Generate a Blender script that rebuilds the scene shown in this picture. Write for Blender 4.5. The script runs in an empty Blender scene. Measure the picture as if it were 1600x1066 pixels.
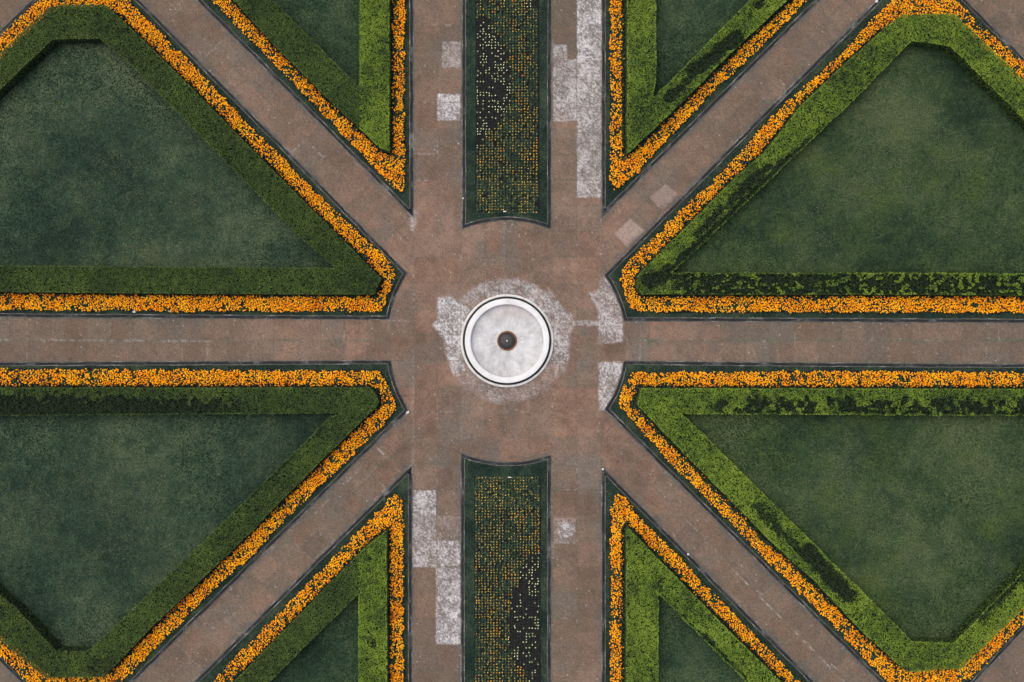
import bpy, math, random
import numpy as np
from mathutils.geometry import tessellate_polygon
from mathutils import Vector
random.seed(4); rng = np.random.default_rng(11)
S = 0.03            # metres per photo pixel at ground level
CAMH = 55.0
C = bpy.context.scene.collection
scene = bpy.context.scene

# ---------------------------------------------------------------- camera, sky, sun
cam = bpy.data.objects.new('camera', bpy.data.cameras.new('camera')); C.objects.link(cam)
cam.location = (0, 0, CAMH); cam.rotation_euler = (0, 0, 0)
cam.data.sensor_width = 36.0; cam.data.lens = 36.0 * CAMH / (1600 * S)
cam.data.clip_end = 3000; scene.camera = cam
SUN_EL, SUN_AZ = math.radians(72), math.radians(-50)     # azimuth measured from +Y (up the picture) towards +X
w = bpy.data.worlds.new('World'); scene.world = w; w.use_nodes = True
nt = w.node_tree; bg = nt.nodes['Background']
sky = nt.nodes.new('ShaderNodeTexSky'); sky.sky_type = 'NISHITA'; sky.sun_disc = False
sky.sun_elevation = SUN_EL; sky.sun_rotation = SUN_AZ; sky.air_density = 1.0; sky.dust_density = 7.0; sky.ozone_density = 1.0
nt.links.new(sky.outputs[0], bg.inputs[0]); bg.inputs[1].default_value = 0.15
sl = bpy.data.lights.new('sun', 'SUN'); sl.energy = 0.5; sl.angle = math.radians(95); sl.color = (1.0, 0.93, 0.82)
sun = bpy.data.objects.new('sun', sl); C.objects.link(sun)
d = Vector((math.sin(SUN_AZ) * math.cos(SUN_EL), math.cos(SUN_AZ) * math.cos(SUN_EL), math.sin(SUN_EL)))
sun.rotation_euler = d.to_track_quat('Z', 'Y').to_euler(); sun.location = (-20, 20, 40)
scene.view_settings.view_transform = 'Standard'; scene.view_settings.look = 'None'
scene.view_settings.exposure = 0.15; scene.view_settings.gamma = 1.0

# ---------------------------------------------------------------- helpers
def W(p, z=0.0):
    """photo pixel -> world xy for a point at height z"""
    p = np.asarray(p, float); k = S * (CAMH - z) / CAMH
    return np.stack([(p[..., 0] - 800) * k, -(p[..., 1] - 533) * k], -1)

def tag(o, label=None, cat=None, group=None, kind=None):
    if label: o['label'] = label
    if cat: o['category'] = cat
    if group: o['group'] = group
    if kind: o['kind'] = kind
    return o

def empty(name, x, y, z=0.0):
    o = bpy.data.objects.new(name, None); C.objects.link(o); o.location = (x, y, z)
    o.empty_display_size = 0.3
    return o

def mesh_obj(name, V, faces, mats, parent=None, midx=None, attrs=None, smooth=False):
    """faces: list of (n,k) int arrays. attrs: dict name -> (nv,) floats or (nv,4) colours"""
    me = bpy.data.meshes.new(name)
    V = np.asarray(V, np.float32); org = np.zeros(3, np.float32)
    if parent is not None: org = np.array(parent.location, np.float32)
    V = V - org
    faces = [np.asarray(f, np.int32) for f in faces if len(f)]
    me.vertices.add(len(V)); me.vertices.foreach_set('co', V.ravel())
    idx = np.concatenate([f.ravel() for f in faces]); tot = np.concatenate([np.full(len(f), f.shape[1], np.int32) for f in faces])
    me.loops.add(len(idx)); me.loops.foreach_set('vertex_index', idx)
    me.polygons.add(len(tot)); st = np.concatenate([[0], np.cumsum(tot)[:-1]]).astype(np.int32)
    me.polygons.foreach_set('loop_start', st)
    try: me.polygons.foreach_set('loop_total', tot)
    except Exception: pass
    if not isinstance(mats, (list, tuple)): mats = [mats]
    for m in mats: me.materials.append(m)
    if midx is not None: me.polygons.foreach_set('material_index', np.asarray(midx, np.int32))
    me.polygons.foreach_set('use_smooth', np.full(len(tot), smooth))
    for k, a in (attrs or {}).items():
        a = np.asarray(a, np.float32)
        if a.ndim == 1:
            at = me.attributes.new(k, 'FLOAT', 'POINT'); at.data.foreach_set('value', a)
        else:
            at = me.attributes.new(k, 'FLOAT_COLOR', 'POINT'); at.data.foreach_set('color', a.ravel())
    me.update(calc_edges=True); me.validate()
    o = bpy.data.objects.new(name, me); C.objects.link(o)
    if parent is not None: o.parent = parent
    return o

def _hash(ix, iy, seed):
    h = (ix.astype(np.int64) * 374761393 + iy.astype(np.int64) * 668265263 + seed * 974634777) & 0xffffffff
    h = ((h ^ (h >> 13)) * 1274126177) & 0xffffffff
    h = ((h ^ (h >> 16)) * 2246822519) & 0xffffffff
    return ((h ^ (h >> 15)) & 0xffffff) / float(0xffffff)
def vnoise(x, y, seed=0):
    ix, iy = np.floor(x), np.floor(y); fx, fy = x - ix, y - iy
    fx = fx * fx * (3 - 2 * fx); fy = fy * fy * (3 - 2 * fy)
    a, b = _hash(ix, iy, seed), _hash(ix + 1, iy, seed); c, d_ = _hash(ix, iy + 1, seed), _hash(ix + 1, iy + 1, seed)
    return (a * (1 - fx) + b * fx) * (1 - fy) + (c * (1 - fx) + d_ * fx) * fy
def fbm(x, y, octv=4, seed=0):
    x = np.asarray(x, float); y = np.asarray(y, float)
    s = 0; a = 0.5; n = 0
    for i in range(octv):
        s = s + a * vnoise(x * 2 ** i + 17.3 * i, y * 2 ** i - 9.1 * i, seed + i); n += a; a *= 0.5
    return s / n
def sstep(a, b, x):
    t = np.clip((x - a) / (b - a), 0, 1); return t * t * (3 - 2 * t)
def inpoly(X, Y, P):
    P = np.asarray(P, float); r = np.zeros(np.shape(X), bool)
    for (x0, y0), (x1, y1) in zip(P, np.roll(P, -1, 0)):
        if y0 == y1: continue
        c = ((Y < y0) != (Y < y1)) & (X < (x1 - x0) * (Y - y0) / (y1 - y0) + x0); r ^= c
    return r
def segdist(X, Y, a, b):
    ax, ay = a; bx, by = b; dx, dy = bx - ax, by - ay; L = dx * dx + dy * dy + 1e-9
    t = np.clip(((X - ax) * dx + (Y - ay) * dy) / L, 0, 1)
    return np.hypot(X - ax - t * dx, Y - ay - t * dy)
def pdist(X, Y, P, closed=True):
    P = [tuple(p) for p in P]; Q = P[1:] + ([P[0]] if closed else [])
    dm = np.full(np.shape(X), 1e9)
    for a, b in zip(P, Q): dm = np.minimum(dm, segdist(X, Y, a, b))
    return dm
def area(P):
    P = np.asarray(P, float); Q = np.roll(P, -1, 0); return 0.5 * np.sum(P[:, 0] * Q[:, 1] - Q[:, 0] * P[:, 1])
def inset(P, dd):
    """mitred inset by dd (pixels); negative = outset"""
    P = np.asarray(P, float); s = 1 if area(P) > 0 else -1; out = []
    n = len(P)
    for i in range(n):
        a, b, c = P[i - 1], P[i], P[(i + 1) % n]
        u = (b - a) / np.linalg.norm(b - a); v = (c - b) / np.linalg.norm(c - b)
        n1 = s * np.array([-u[1], u[0]]); n2 = s * np.array([-v[1], v[0]])
        m = n1 + n2; m /= max(np.dot(m, n1), 0.28) if np.dot(m, m) > 1e-9 else 1
        L = np.linalg.norm(m)
        if L > 3.2: m *= 3.2 / L
        out.append(b + m * dd)
    return np.array(out)
CX, CY, RAD = 791.5, 532.0, 187.0
def arc(p, q, n=12):
    a0 = math.atan2(p[1] - CY, p[0] - CX); a1 = math.atan2(q[1] - CY, q[0] - CX)
    while a1 - a0 > math.pi: a1 -= 2 * math.pi
    while a0 - a1 > math.pi: a1 += 2 * math.pi
    r0 = math.dist(p, (CX, CY)); r1 = math.dist(q, (CX, CY))
    return [(CX + (r0 + (r1 - r0) * i / n) * math.cos(a0 + (a1 - a0) * i / n), CY + (r0 + (r1 - r0) * i / n) * math.sin(a0 + (a1 - a0) * i / n)) for i in range(n + 1)]
def densify(P, step=14.0, jit=0.0, seed=0):
    out = []; P = np.asarray(P, float)
    for a, b in zip(P, np.roll(P, -1, 0)):
        n = max(1, int(np.linalg.norm(b - a) / step))
        for i in range(n): out.append(a + (b - a) * i / n)
    out = np.array(out)
    if jit:
        out[:, 0] += (fbm(out[:, 0] / 11, out[:, 1] / 11, 2, seed) - .5) * jit * 2
        out[:, 1] += (fbm(out[:, 0] / 11 + 50, out[:, 1] / 11, 2, seed + 5) - .5) * jit * 2
    return out

def flat_poly(name, P, z, mat, kind=None, holes=(), parent=None):
    loops = [np.asarray(P)] + [np.asarray(h) for h in holes]
    vs = [[Vector((*W(p, z), 0)) for p in L] for L in loops]
    tris = np.array(tessellate_polygon(vs)); allv = np.array([(v.x, v.y, z) for L in vs for v in L])
    a, b, c = allv[tris[:, 0]], allv[tris[:, 1]], allv[tris[:, 2]]
    fl = np.cross(b - a, c - a)[:, 2] < 0; tris[fl] = tris[fl][:, ::-1]
    o = mesh_obj(name, allv, [tris], mat, parent)
    if kind: o['kind'] = kind
    return o
def ring_geo(PO, PI, z0, z1, zoff=0):
    """closed ring prism between two matching loops -> V, quads"""
    n = len(PO); o1, i1 = W(PO), W(PI)
    V = np.concatenate([np.c_[o1, np.full(n, z0)], np.c_[o1, np.full(n, z1)], np.c_[i1, np.full(n, z1)], np.c_[i1, np.full(n, z0)]])
    k = np.arange(n); j = (k + 1) % n
    F = [np.stack([k, j, j + n, k + n], 1), np.stack([k + n, j + n, j + 2 * n, k + 2 * n], 1), np.stack([k + 2 * n, j + 2 * n, j + 3 * n, k + 3 * n], 1)]
    return V, np.concatenate(F)

def cards(pos, nrm, L, Wd, fold=0.25):
    """leaf shaped cards: rhombus folded along the midrib; returns V, tris"""
    n = len(pos); r = rng.normal(size=(n, 3)); nrm = nrm / np.linalg.norm(nrm, axis=1, keepdims=True)
    t = r - (r * nrm).sum(1, keepdims=True) * nrm; t /= np.linalg.norm(t, axis=1, keepdims=True) + 1e-9
    s = np.cross(nrm, t); L = L[:, None]; Wd = Wd[:, None]
    p0 = pos - t * L * .5; p2 = pos + t * L * .5; up = nrm * Wd * fold
    p1 = pos + s * Wd * .5 + up; p3 = pos - s * Wd * .5 + up
    V = np.stack([p0, p1, p2, p3], 1).reshape(-1, 3); b = np.arange(n)[:, None] * 4
    return V, np.concatenate([b + np.array([[0, 1, 2]]), b + np.array([[0, 2, 3]])])

# ---------------------------------------------------------------- materials
def mat(name, rough=0.8, spec=0.3):
    m = bpy.data.materials.new(name); m.use_nodes = True; n = m.node_tree.nodes['Principled BSDF']
    n.inputs['Roughness'].default_value = rough; n.inputs['Specular IOR Level'].default_value = spec
    return m, m.node_tree, n
def ramp(t, stops):
    r = t.nodes.new('ShaderNodeValToRGB'); e = r.color_ramp.elements
    while len(e) < len(stops): e.new(0.5)
    for el, (p, c) in zip(e, stops): el.position = p; el.color = (*c, 1)
    return r
def noise(t, scale, detail=6, rough=0.6, coord=None):
    n = t.nodes.new('ShaderNodeTexNoise'); n.inputs['Scale'].default_value = scale; n.inputs['Detail'].default_value = detail; n.inputs['Roughness'].default_value = rough
    if coord is None:
        g = t.nodes.new('ShaderNodeNewGeometry'); coord = g.outputs['Position']
    t.links.new(coord, n.inputs['Vector']); return n
def mixc(t, mode, f, a, b):
    n = t.nodes.new('ShaderNodeMix'); n.data_type = 'RGBA'; n.blend_type = mode
    for i, v in ((0, f), (6, a), (7, b)):
        if isinstance(v, bpy.types.NodeSocket): t.links.new(v, n.inputs[i])
        elif i == 0: n.inputs[0].default_value = v
        else: n.inputs[i].default_value = (*v, 1)
    return n.outputs[2]
def bump(t, bsdf, h, dist, strength=0.6):
    b = t.nodes.new('ShaderNodeBump'); b.inputs['Distance'].default_value = dist; b.inputs['Strength'].default_value = strength
    t.links.new(h, b.inputs['Height']); t.links.new(b.outputs[0], bsdf.inputs['Normal'])
def noisy(name, stops, scale, rough=0.85, spec=0.2, fine=None, bumpd=0.01, detail=8, nr=0.65):
    m, t, b = mat(name, rough, spec); n = noise(t, scale, detail, nr); r = ramp(t, stops); t.links.new(n.outputs[0], r.inputs[0]); col = r.outputs[0]
    if fine:
        n2 = noise(t, fine[0], 4, .7); r2 = ramp(t, [(0.25, (fine[1],) * 3), (0.75, (fine[2],) * 3)]); t.links.new(n2.outputs[0], r2.inputs[0])
        col = mixc(t, 'MULTIPLY', 1.0, col, r2.outputs[0]); bump(t, b, n2.outputs[0], bumpd)
    t.links.new(col, b.inputs['Base Color']); return m
def tinted(name, stops, rough=0.6, spec=0.3, attr='tint', trans=0.0):
    m, t, b = mat(name, rough, spec); a = t.nodes.new('ShaderNodeAttribute'); a.attribute_name = attr
    r = ramp(t, stops); t.links.new(a.outputs['Fac'], r.inputs[0]); t.links.new(r.outputs[0], b.inputs['Base Color'])
    return m
def grass_mat(name, dark, mid, light, big=0.16, yel=None):
    m, t, b = mat(name, 0.9, 0.1)
    n1 = noise(t, big, 5, .62); n2 = noise(t, 1.3, 7, .74); n3 = noise(t, 13, 6, .85)
    r1 = ramp(t, [(0.3, dark), (0.5, mid), (0.7, light)]); mx = t.nodes.new('ShaderNodeMath'); mx.operation = 'MULTIPLY_ADD'
    t.links.new(n2.outputs[0], mx.inputs[0]); mx.inputs[1].default_value = 0.80; ad = t.nodes.new('ShaderNodeMath'); ad.operation = 'MULTIPLY_ADD'
    t.links.new(n1.outputs[0], ad.inputs[0]); ad.inputs[1].default_value = 1.25; ad.inputs[2].default_value = -0.525
    t.links.new(ad.outputs[0], mx.inputs[2]); t.links.new(mx.outputs[0], r1.inputs[0]); col = r1.outputs[0]
    if yel:
        n4 = noise(t, 0.33, 4, .6); r4 = ramp(t, [(0.5, (0, 0, 0)), (0.72, (1, 1, 1))]); t.links.new(n4.outputs[0], r4.inputs[0])
        col = mixc(t, 'MIX', r4.outputs[0], col, yel)
    r3 = ramp(t, [(0.36, (.42,) * 3), (0.5, (1,) * 3), (0.66, (1.9,) * 3)]); t.links.new(n3.outputs[0], r3.inputs[0])
    col = mixc(t, 'MULTIPLY', 1.0, col, r3.outputs[0]); t.links.new(col, b.inputs['Base Color'])
    bump(t, b, n3.outputs[0], 0.03, .8)
    return m
M = {}
M['lawnA'] = grass_mat('lawn_cool', (.015, .031, .022), (.031, .058, .035), (.070, .100, .055), big=.13)
M['lawnB'] = grass_mat('lawn_warm', (.015, .032, .018), (.034, .062, .026), (.066, .096, .040), big=.13, yel=(.052, .085, .022))
M['lawnC'] = grass_mat('lawn_dark', (.012, .028, .018), (.025, .050, .027), (.050, .080, .040))
M['verge'] = grass_mat('verge_grass', (.010, .021, .017), (.019, .035, .026), (.038, .058, .036), big=0.5)
M['far'] = grass_mat('meadow_grass', (.02, .045, .02), (.03, .06, .03), (.06, .09, .04))
M['soil'] = noisy('dark_soil', [(0.3, (.008, .008, .009)), (0.55, (.016, .015, .016)), (0.75, (.034, .030, .028))], 9, .95, .1, (60, .5, 1.5), .02)
M['kerb'] = noisy('dark_kerb_stone', [(0.36, (.006, .008, .009)), (0.50, (.013, .016, .019)), (0.58, (.042, .046, .048)), (0.72, (.17, .175, .18))], 0.9, .8, .3, (25, .6, 1.4), .006, 9, .72)
M['mortar'] = noisy('pale_mortar_line', [(0.3, (.04, .045, .04)), (0.52, (.095, .10, .09)), (0.68, (.34, .33, .32))], 1.1, .9, .2, (30, .5, 1.5), .004, 9, .75)
M['core'] = noisy('hedge_twigs', [(0.35, (.005, .009, .005)), (0.65, (.016, .026, .010))], 14, .95, .05, (50, .4, 1.6), .03)
M['leaf_olive'] = tinted('clipped_olive_leaf', [(0, (.008, .019, .007)), (.35, (.026, .054, .010)), (.7, (.058, .104, .016)), (1, (.14, .20, .04))])
M['leaf_lime'] = tinted('clipped_lime_leaf', [(0, (.008, .022, .009)), (.3, (.042, .082, .012)), (.6, (.132, .218, .018)), (1, (.25, .34, .04))])
M['leaf_deep'] = tinted('bed_leaf', [(0, (.010, .028, .018)), (.5, (.036, .080, .046)), (1, (.090, .15, .07))])
M['blossom'] = tinted('marigold_petals', [(0, (.55, .12, .004)), (.22, (.90, .29, .003)), (.5, (1.0, .42, .004)), (.8, (1.0, .50, .008)), (1, (1.0, .62, .04))], .65, .15)
M['mustard'] = tinted('mustard_petals', [(0, (.75, .22, .01)), (.5, (.85, .42, .02)), (1, (.90, .62, .10))], .65, .15)
M['pale'] = tinted('pale_yellow_petals', [(0, (.75, .70, .22)), (1, (.95, .92, .55))], .65, .15)

# ---------------------------------------------------------------- bed outlines (photo pixels)
aNW = arc((608, 499), (636, 427)); aNE = arc((945, 430), (975, 501)); aSW = arc((610, 564), (638, 641)); aSE = arc((975, 565), (946, 640))
BEDS = {
 'NW': dict(edge=[(-343, 492), (0, 495)] + aNW + [(217, 0), (205, -12), (64, -12), (0, 50), (-371, 427)],
   FO=[(602, 402), (614, 418), (617, 432), (605, 460), (597, 484), (592, 487), (300, 486), (0, 484), (-330, 482), (-345, 460), (-352, 425), (-160, 232), (0, 57), (50, 8), (70, -7), (190, -7), (202, 0), (225, 25), (287, 87), (400, 207), (425, 230), (490, 297)],
   HO=[(595, 435), (584, 460), (300, 459), (0, 456), (-316, 454), (-327, 435), (-130, 215), (0, 83), (40, 44), (75, 12), (95, 7), (165, 8), (200, 40), (287, 125), (390, 230), (490, 330)],
   HI=[(525, 419), (475, 377), (330, 230), (210, 107), (155, 60), (82, 62), (0, 140), (-90, 230), (-250, 418), (0, 415), (300, 417)], lawn='lawnA'),
 'NE': dict(edge=aNE + [(1450, 503), (1925, 505), (1951, 427), (1600, 93), (1507, 0), (1495, -12), (1384, -12), (1372, 0), (1200, 172)],
   FO=[(1395, -1), (1492, -1), (1537, 42), (1600, 100), (1800, 300), (1925, 425), (1925, 440), (1895, 489), (1600, 489), (1300, 488), (1005, 487), (985, 480), (970, 442), (971, 422), (995, 395), (1050, 342), (1107, 290), (1165, 230), (1200, 187), (1250, 142), (1310, 87), (1362, 30)],
   HO=[(996, 432), (996, 450), (1003, 460), (1300, 460), (1600, 461), (1893, 461), (1900, 440), (1800, 330), (1600, 125), (1492, 22), (1412, 23), (1387, 40), (1312, 107), (1250, 167), (1197, 235), (1150, 277), (1075, 352), (1007, 420)],
   HI=[(1425, 64), (1485, 72), (1600, 187), (1830, 420), (1830, 427), (1600, 427), (1050, 426), (1150, 332), (1220, 265), (1255, 232), (1325, 165)], lawn='lawnB'),
 'SW': dict(edge=[(-396, 641), (-368, 566), (0, 567)] + aSW + [(207, 1066), (180, 1093), (63, 1093), (0, 1032)],
   FO=[(0, 577), (595, 580), (602, 597), (621, 635), (610, 652), (542, 720), (450, 806), (400, 862), (325, 930), (225, 1030), (175, 1081), (58, 1081), (0, 1025), (-375, 640), (-350, 578)],
   HO=[(580, 606), (592, 627), (587, 637), (512, 710), (420, 802), (400, 824), (300, 920), (240, 977), (162, 1058), (72, 1060), (0, 1000), (-340, 637), (-345, 620), (-335, 607), (0, 606)],
   HI=[(532, 646), (515, 652), (425, 740), (360, 805), (150, 1007), (135, 1018), (87, 1017), (25, 950), (0, 930), (-280, 650), (0, 650)], lawn='lawnA'),
 'SE': dict(edge=aSE + [(1375, 1066), (1395, 1086), (1502, 1086), (1522, 1066), (1600, 982), (1953, 641), (1925, 572), (1600, 570), (1300, 568)],
   FO=[(985, 582), (972, 612), (966, 632), (1000, 670), (1050, 725), (1125, 800), (1200, 877), (1300, 975), (1387, 1065), (1395, 1073), (1505, 1073), (1600, 975), (1925, 640), (1915, 582), (1600, 582), (1300, 580)],
   HO=[(1002, 607), (996, 632), (1000, 637), (1070, 710), (1165, 805), (1200, 842), (1275, 910), (1350, 990), (1417, 1050), (1502, 1045), (1600, 950), (1895, 640), (1895, 608), (1600, 608)],
   HI=[(1065, 647), (1080, 660), (1222, 800), (1425, 1002), (1490, 1005), (1600, 892), (1830, 650), (1600, 650)], lawn='lawnB'),
 'NNW': dict(edge=[(645, 338), (645, -250), (58, -250), (308, 0)],
   FO=[(632, -236), (632, 285), (627, 299), (615, 292), (575, 250), (525, 200), (420, 92), (330, 0), (94, -236)],
   HO=[(608, -212), (608, 236), (595, 232), (520, 162), (425, 67), (365, 0), (152, -212)],
   HI=[(561, -170), (561, 136), (510, 85), (427, 0), (257, -170)], lawn='lawnC'),
 'NNE': dict(edge=[(941, 338), (941, -250), (1530, -250), (1280, 0)],
   FO=[(954, -236), (954, 280), (960, 297), (988, 277), (1030, 232), (1092, 165), (1200, 62), (1262, 0), (1500, -236)],
   HO=[(980, -212), (980, 240), (1050, 175), (1150, 75), (1230, 0), (1440, -212)],
   HI=[(1025, -170), (1025, 130), (1020, 152), (1040, 135), (1125, 47), (1172, 0), (1345, -170)], lawn='lawnC'),
 'SSW': dict(edge=[(643, 728), (643, 1316), (54, 1316), (304, 1066)],
   FO=[(630, 1302), (630, 785), (619, 772), (603, 777), (600, 792), (585, 806), (496, 896), (420, 975), (330, 1066), (94, 1302)],
   HO=[(605, 1288), (604, 829), (567, 859), (420, 1010), (365, 1066), (147, 1288)],
   HI=[(559, 1250), (560, 928), (423, 1064), (240, 1250)], lawn='lawnC'),
 'SSE': dict(edge=[(941, 731), (941, 1316), (1522, 1316), (1272, 1066)],
   FO=[(954, 1302), (954, 805), (960, 775), (971, 772), (997, 805), (1035, 845), (1125, 937), (1250, 1065), (1486, 1302)],
   HO=[(979, 1290), (979, 830), (982, 825), (1025, 870), (1125, 972), (1217, 1062), (1445, 1290)],
   HI=[(1029, 1250), (1029, 928), (1100, 1000), (1165, 1065), (1350, 1250)], lawn='lawnC'),
}
CB = {'N': arc((723, 357), (860, 357), 16) + [(861, -250), (723, -250)], 'S': arc((721, 709), (860, 711), 16) + [(860, 1316), (721, 1316)]}
edges = {k: v['edge'] for k, v in BEDS.items()}; edges.update(CB)

# ---------------------------------------------------------------- ground and pavement
def ground():
    g = 900.0
    o = mesh_obj('ground', [(-g, -g, -.06), (g, -g, -.06), (g, g, -.06), (-g, g, -.06)], [np.array([[0, 1, 2, 3]])], M['far']); o['kind'] = 'structure'
    xs = np.concatenate([[-2600, -1800, -1200], np.arange(-800, -30, 12), np.arange(-30, 1631, 1.6), np.arange(1636, 2410, 12), [2800, 3400, 4200]])
    ys = np.concatenate([[-2600, -1800, -1200], np.arange(-800, -30, 12), np.arange(-30, 1097, 1.6), np.arange(1102, 1880, 12), [2300, 2900, 3700]])
    X, Y = np.meshgrid(xs, ys); X = X.ravel(); Y = Y.ravel(); n = len(X); inn = ((X > -32) & (X < 1632) & (Y > -32) & (Y < 1099)).astype(float)
    z1 = fbm(X / 90, Y / 90, 4, 1); z2 = fbm(X / 14, Y / 14, 4, 7); z3 = fbm(X / 3.2, Y / 3.2, 3, 12); z4 = _hash(X * 3, Y * 3, 5); z2 = .5 + (z2 - .5) * inn; z3 = .5 + (z3 - .5) * inn; z4 = .5 + (z4 - .5) * inn
    col = np.empty((n, 3)); a = np.array([.124, .084, .062]); b = np.array([.212, .144, .106]); c = np.array([.140, .115, .092])
    t = np.clip(.5 + (z1 - .5) * 1.3 + (z2 - .5) * 1.1, 0, 1)[:, None]; col[:] = a * (1 - t) + b * t
    cx = np.abs(X - CX); r = np.hypot(X - CX, Y - CY)
    q = sstep(.5, .72, fbm(X / 40 + 9, Y / 40, 4, 33))[:, None] * .8; col = col * (1 - q) + c * q
    # the arms away from the plaza are duller and greyer
    fr = sstep(190, 480, r)[:, None] * .70; col = col * (1 - fr) + (col * .35 + np.array([.080, .066, .050]) * .95) * fr
    # slab lattice: axis-aligned in the plaza and the upright and level walks, turned 45 degrees in the slanting walks
    diag = (cx > 150) & (np.abs(Y - CY) > 36) & (r > 187)
    hor = (cx > 187) & (np.abs(Y - CY) <= 36)
    u = np.where(diag, (X + Y) / 1.4142, X - 647 + 800); v = np.where(diag, (X - Y) / 1.4142 , Y - 765 + 1209)
    sg = np.sign((X - CX) * (Y - CY))
    al = np.where(sg > 0, (X + Y) / 1.4142, (X - Y) / 1.4142); pe = np.where(sg > 0, (X - Y) / 1.4142, (X + Y) / 1.4142)
    mid = np.where(sg > 0, (CX - CY) / 1.4142, (CX + CY) / 1.4142)
    u = np.where(diag, al + 1000, np.where(X > 780, X - 939 + 37.6 * 40, X - 647 + 36.5 * 40)); pu = np.where(diag, 40.3, np.where(X > 780, 37.6, 36.5))
    v = np.where(diag, pe - mid + 30 * 40, np.where(hor, Y - 532 + 35 * 40, Y - 765 + 40.3 * 40)); pv = np.where(diag, 30, np.where(hor, 35, 40.3))
    iu, iv = np.floor(u / pu), np.floor(v / pv); sh = _hash(iu, iv + diag * 77, 3); sh2 = _hash(iu, iv + diag * 77, 9)
    col *= (1 + (sh - .5) * .20)[:, None]
    gr = (sh2[:, None] - .5) * .12; col *= np.array([1, 1, 1]) + gr * np.array([1, 0, -.6])
    du = np.minimum(u % pu, pu - u % pu); dv = np.minimum(v % pv, pv - v % pv); jd = np.minimum(du, dv)
    pres = sstep(.47, .62, fbm(X / 26, Y / 26, 3, 44)); far = sstep(150, 260, r)
    lite = sstep(.55, .7, fbm(X / 33 + 5, Y / 33, 3, 46)) * sstep(.4, .6, z3)
    j = (inn * sstep(1.6, .4, jd) * (.22 + .40 * pres * (.45 + .55 * far)))[:, None]; jc = np.array([.090, .095, .072]) * (1 - lite[:, None]) + np.array([.27, .25, .23]) * lite[:, None]; col = col * (1 - j) + jc * j
    midl = sstep(3.2, .6, dv) * hor * sstep(.40, .6, fbm(X / 30, Y / 6, 3, 91)); midl = (midl * .6)[:, None]; col = col * (1 - midl) + np.array([.095, .115, .080]) * midl
    # whitish lime lines along some joints
    def line(a_, b_, wdt, s, seed):
        nonlocal col
        m_ = sstep(wdt, wdt * .2, segdist(X + (z2 - .5) * 3, Y + (z2 - .5) * 3, a_, b_) + (z3 - .5) * 2.6) * sstep(.36, .66, fbm(X / 4, Y / 4, 3, seed)) * sstep(.3, .6, fbm(X / 22, Y / 22, 2, seed + 7)) * s
        col = col * (1 - m_[:, None]) + np.array([.40, .39, .37]) * m_[:, None]
    line((645, 338), (646.5, 480), 1.8, .38, 1); line((646, 535), (646, 735), 1.6, .30, 71); line((938, 330), (938, 430), 1.5, .28, 2); line((1140, 885), (1320, 1066), 1.4, .75, 3)
    line((590, 700), (625, 738), 1.8, .8, 4); line((560, 735), (490, 805), 1.2, .5, 5); line((606, 500), (640, 502), 1.5, .6, 6)
    line((0, 531), (330, 533), 2.0, .40, 7); line((1290, 1030), (1330, 1066), 1.3, .6, 8); line((560, 1), (400, -160), 1, .5, 9)
    for k in range(9): line((42 + 40.4 * k, 502), (42 + 40.4 * k, 562), 1.3, .28, 20 + k)
    for x_ in (1000, 1121, 1242, 1363, 1437, 1484, 1560): line((x_, 505), (x_, 567), 1.2, .30, 40 + int(x_))
    # bleached slabs and lime bloom with outlines of their own
    pale = np.zeros(n); wx = X + (fbm(X / 5, Y / 5, 3, 61) - .5) * 4; wy = Y + (fbm(X / 5 + 31, Y / 5, 3, 62) - .5) * 4; qx = X + (wx - X) * .4; qy = Y + (wy - Y) * .4
    def rect(x0, y0, x1, y1, s, soft=.7):
        nonlocal pale
        m_ = sstep(-soft, soft, qx - x0) * sstep(-soft, soft, x1 - qx) * sstep(-soft, soft, qy - y0) * sstep(-soft, soft, y1 - qy) * s; pale = np.maximum(pale, m_)
    def poly(P, s, soft=2.0):
        nonlocal pale
        dd = pdist(wx, wy, P); dd = np.where(inpoly(wx, wy, P), dd, -dd); pale = np.maximum(pale, sstep(-soft, soft, dd) * s)
    rect(691, 65, 720, 106, .34); rect(683, 147, 719, 188, .82); rect(901.5, -30, 942, 95, .86); rect(901.5, 95, 942, 150, .68); rect(901.5, 150, 942, 190, .62); rect(901.5, 190, 942, 309, .58)
    rect(864, 70, 886, 190, .50); rect(864, 93, 901.5, 188, .50); rect(870, 140, 901, 178, .62)
    rect(645, 766, 681, 805, .72); rect(645, 805, 681, 845, .50); rect(645, 845, 681, 886, .66); rect(682, 806, 719, 844, .18); rect(682, 845, 719, 885, .80); rect(681, 886, 719, 930, .66); rect(681, 930, 719, 1007, .84)
    rect(865, 809, 899, 849, .26); poly([(868, 820), (885, 812), (896, 822), (893, 842), (875, 845)], .75, 6)
    poly([(683, 466), (705, 464), (716, 474), (733, 480), (740, 500), (720, 530), (724, 560), (727, 577), (722, 582), (708, 585), (701, 560), (693, 530), (676, 507), (684, 500)], .90, 3)
    an = np.degrees(np.arctan2(Y - 532.7, X - 792)); ringm = sstep(102, 93, np.hypot(wx - 792, wy - 532.7))
    inten = .34 + .26 * np.exp(-((an + 30) / 45) ** 2) + .14 * np.exp(-((an + 95) / 30) ** 2) + .24 * np.exp(-((an - 5) / 22) ** 2) - .18 * np.exp(-((an - 50) / 25) ** 2) - .06 * np.exp(-((an - 130) / 30) ** 2)
    inten = inten * (.35 + 1.3 * fbm(X / 18, Y / 18, 3, 70)); pale = np.maximum(pale, ringm * inten * .95)
    poly([(855, 450), (868, 462), (880, 485), (898, 492), (897, 510), (889, 520), (889, 560), (880, 585), (868, 560), (866, 500)], .52, 3)
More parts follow.
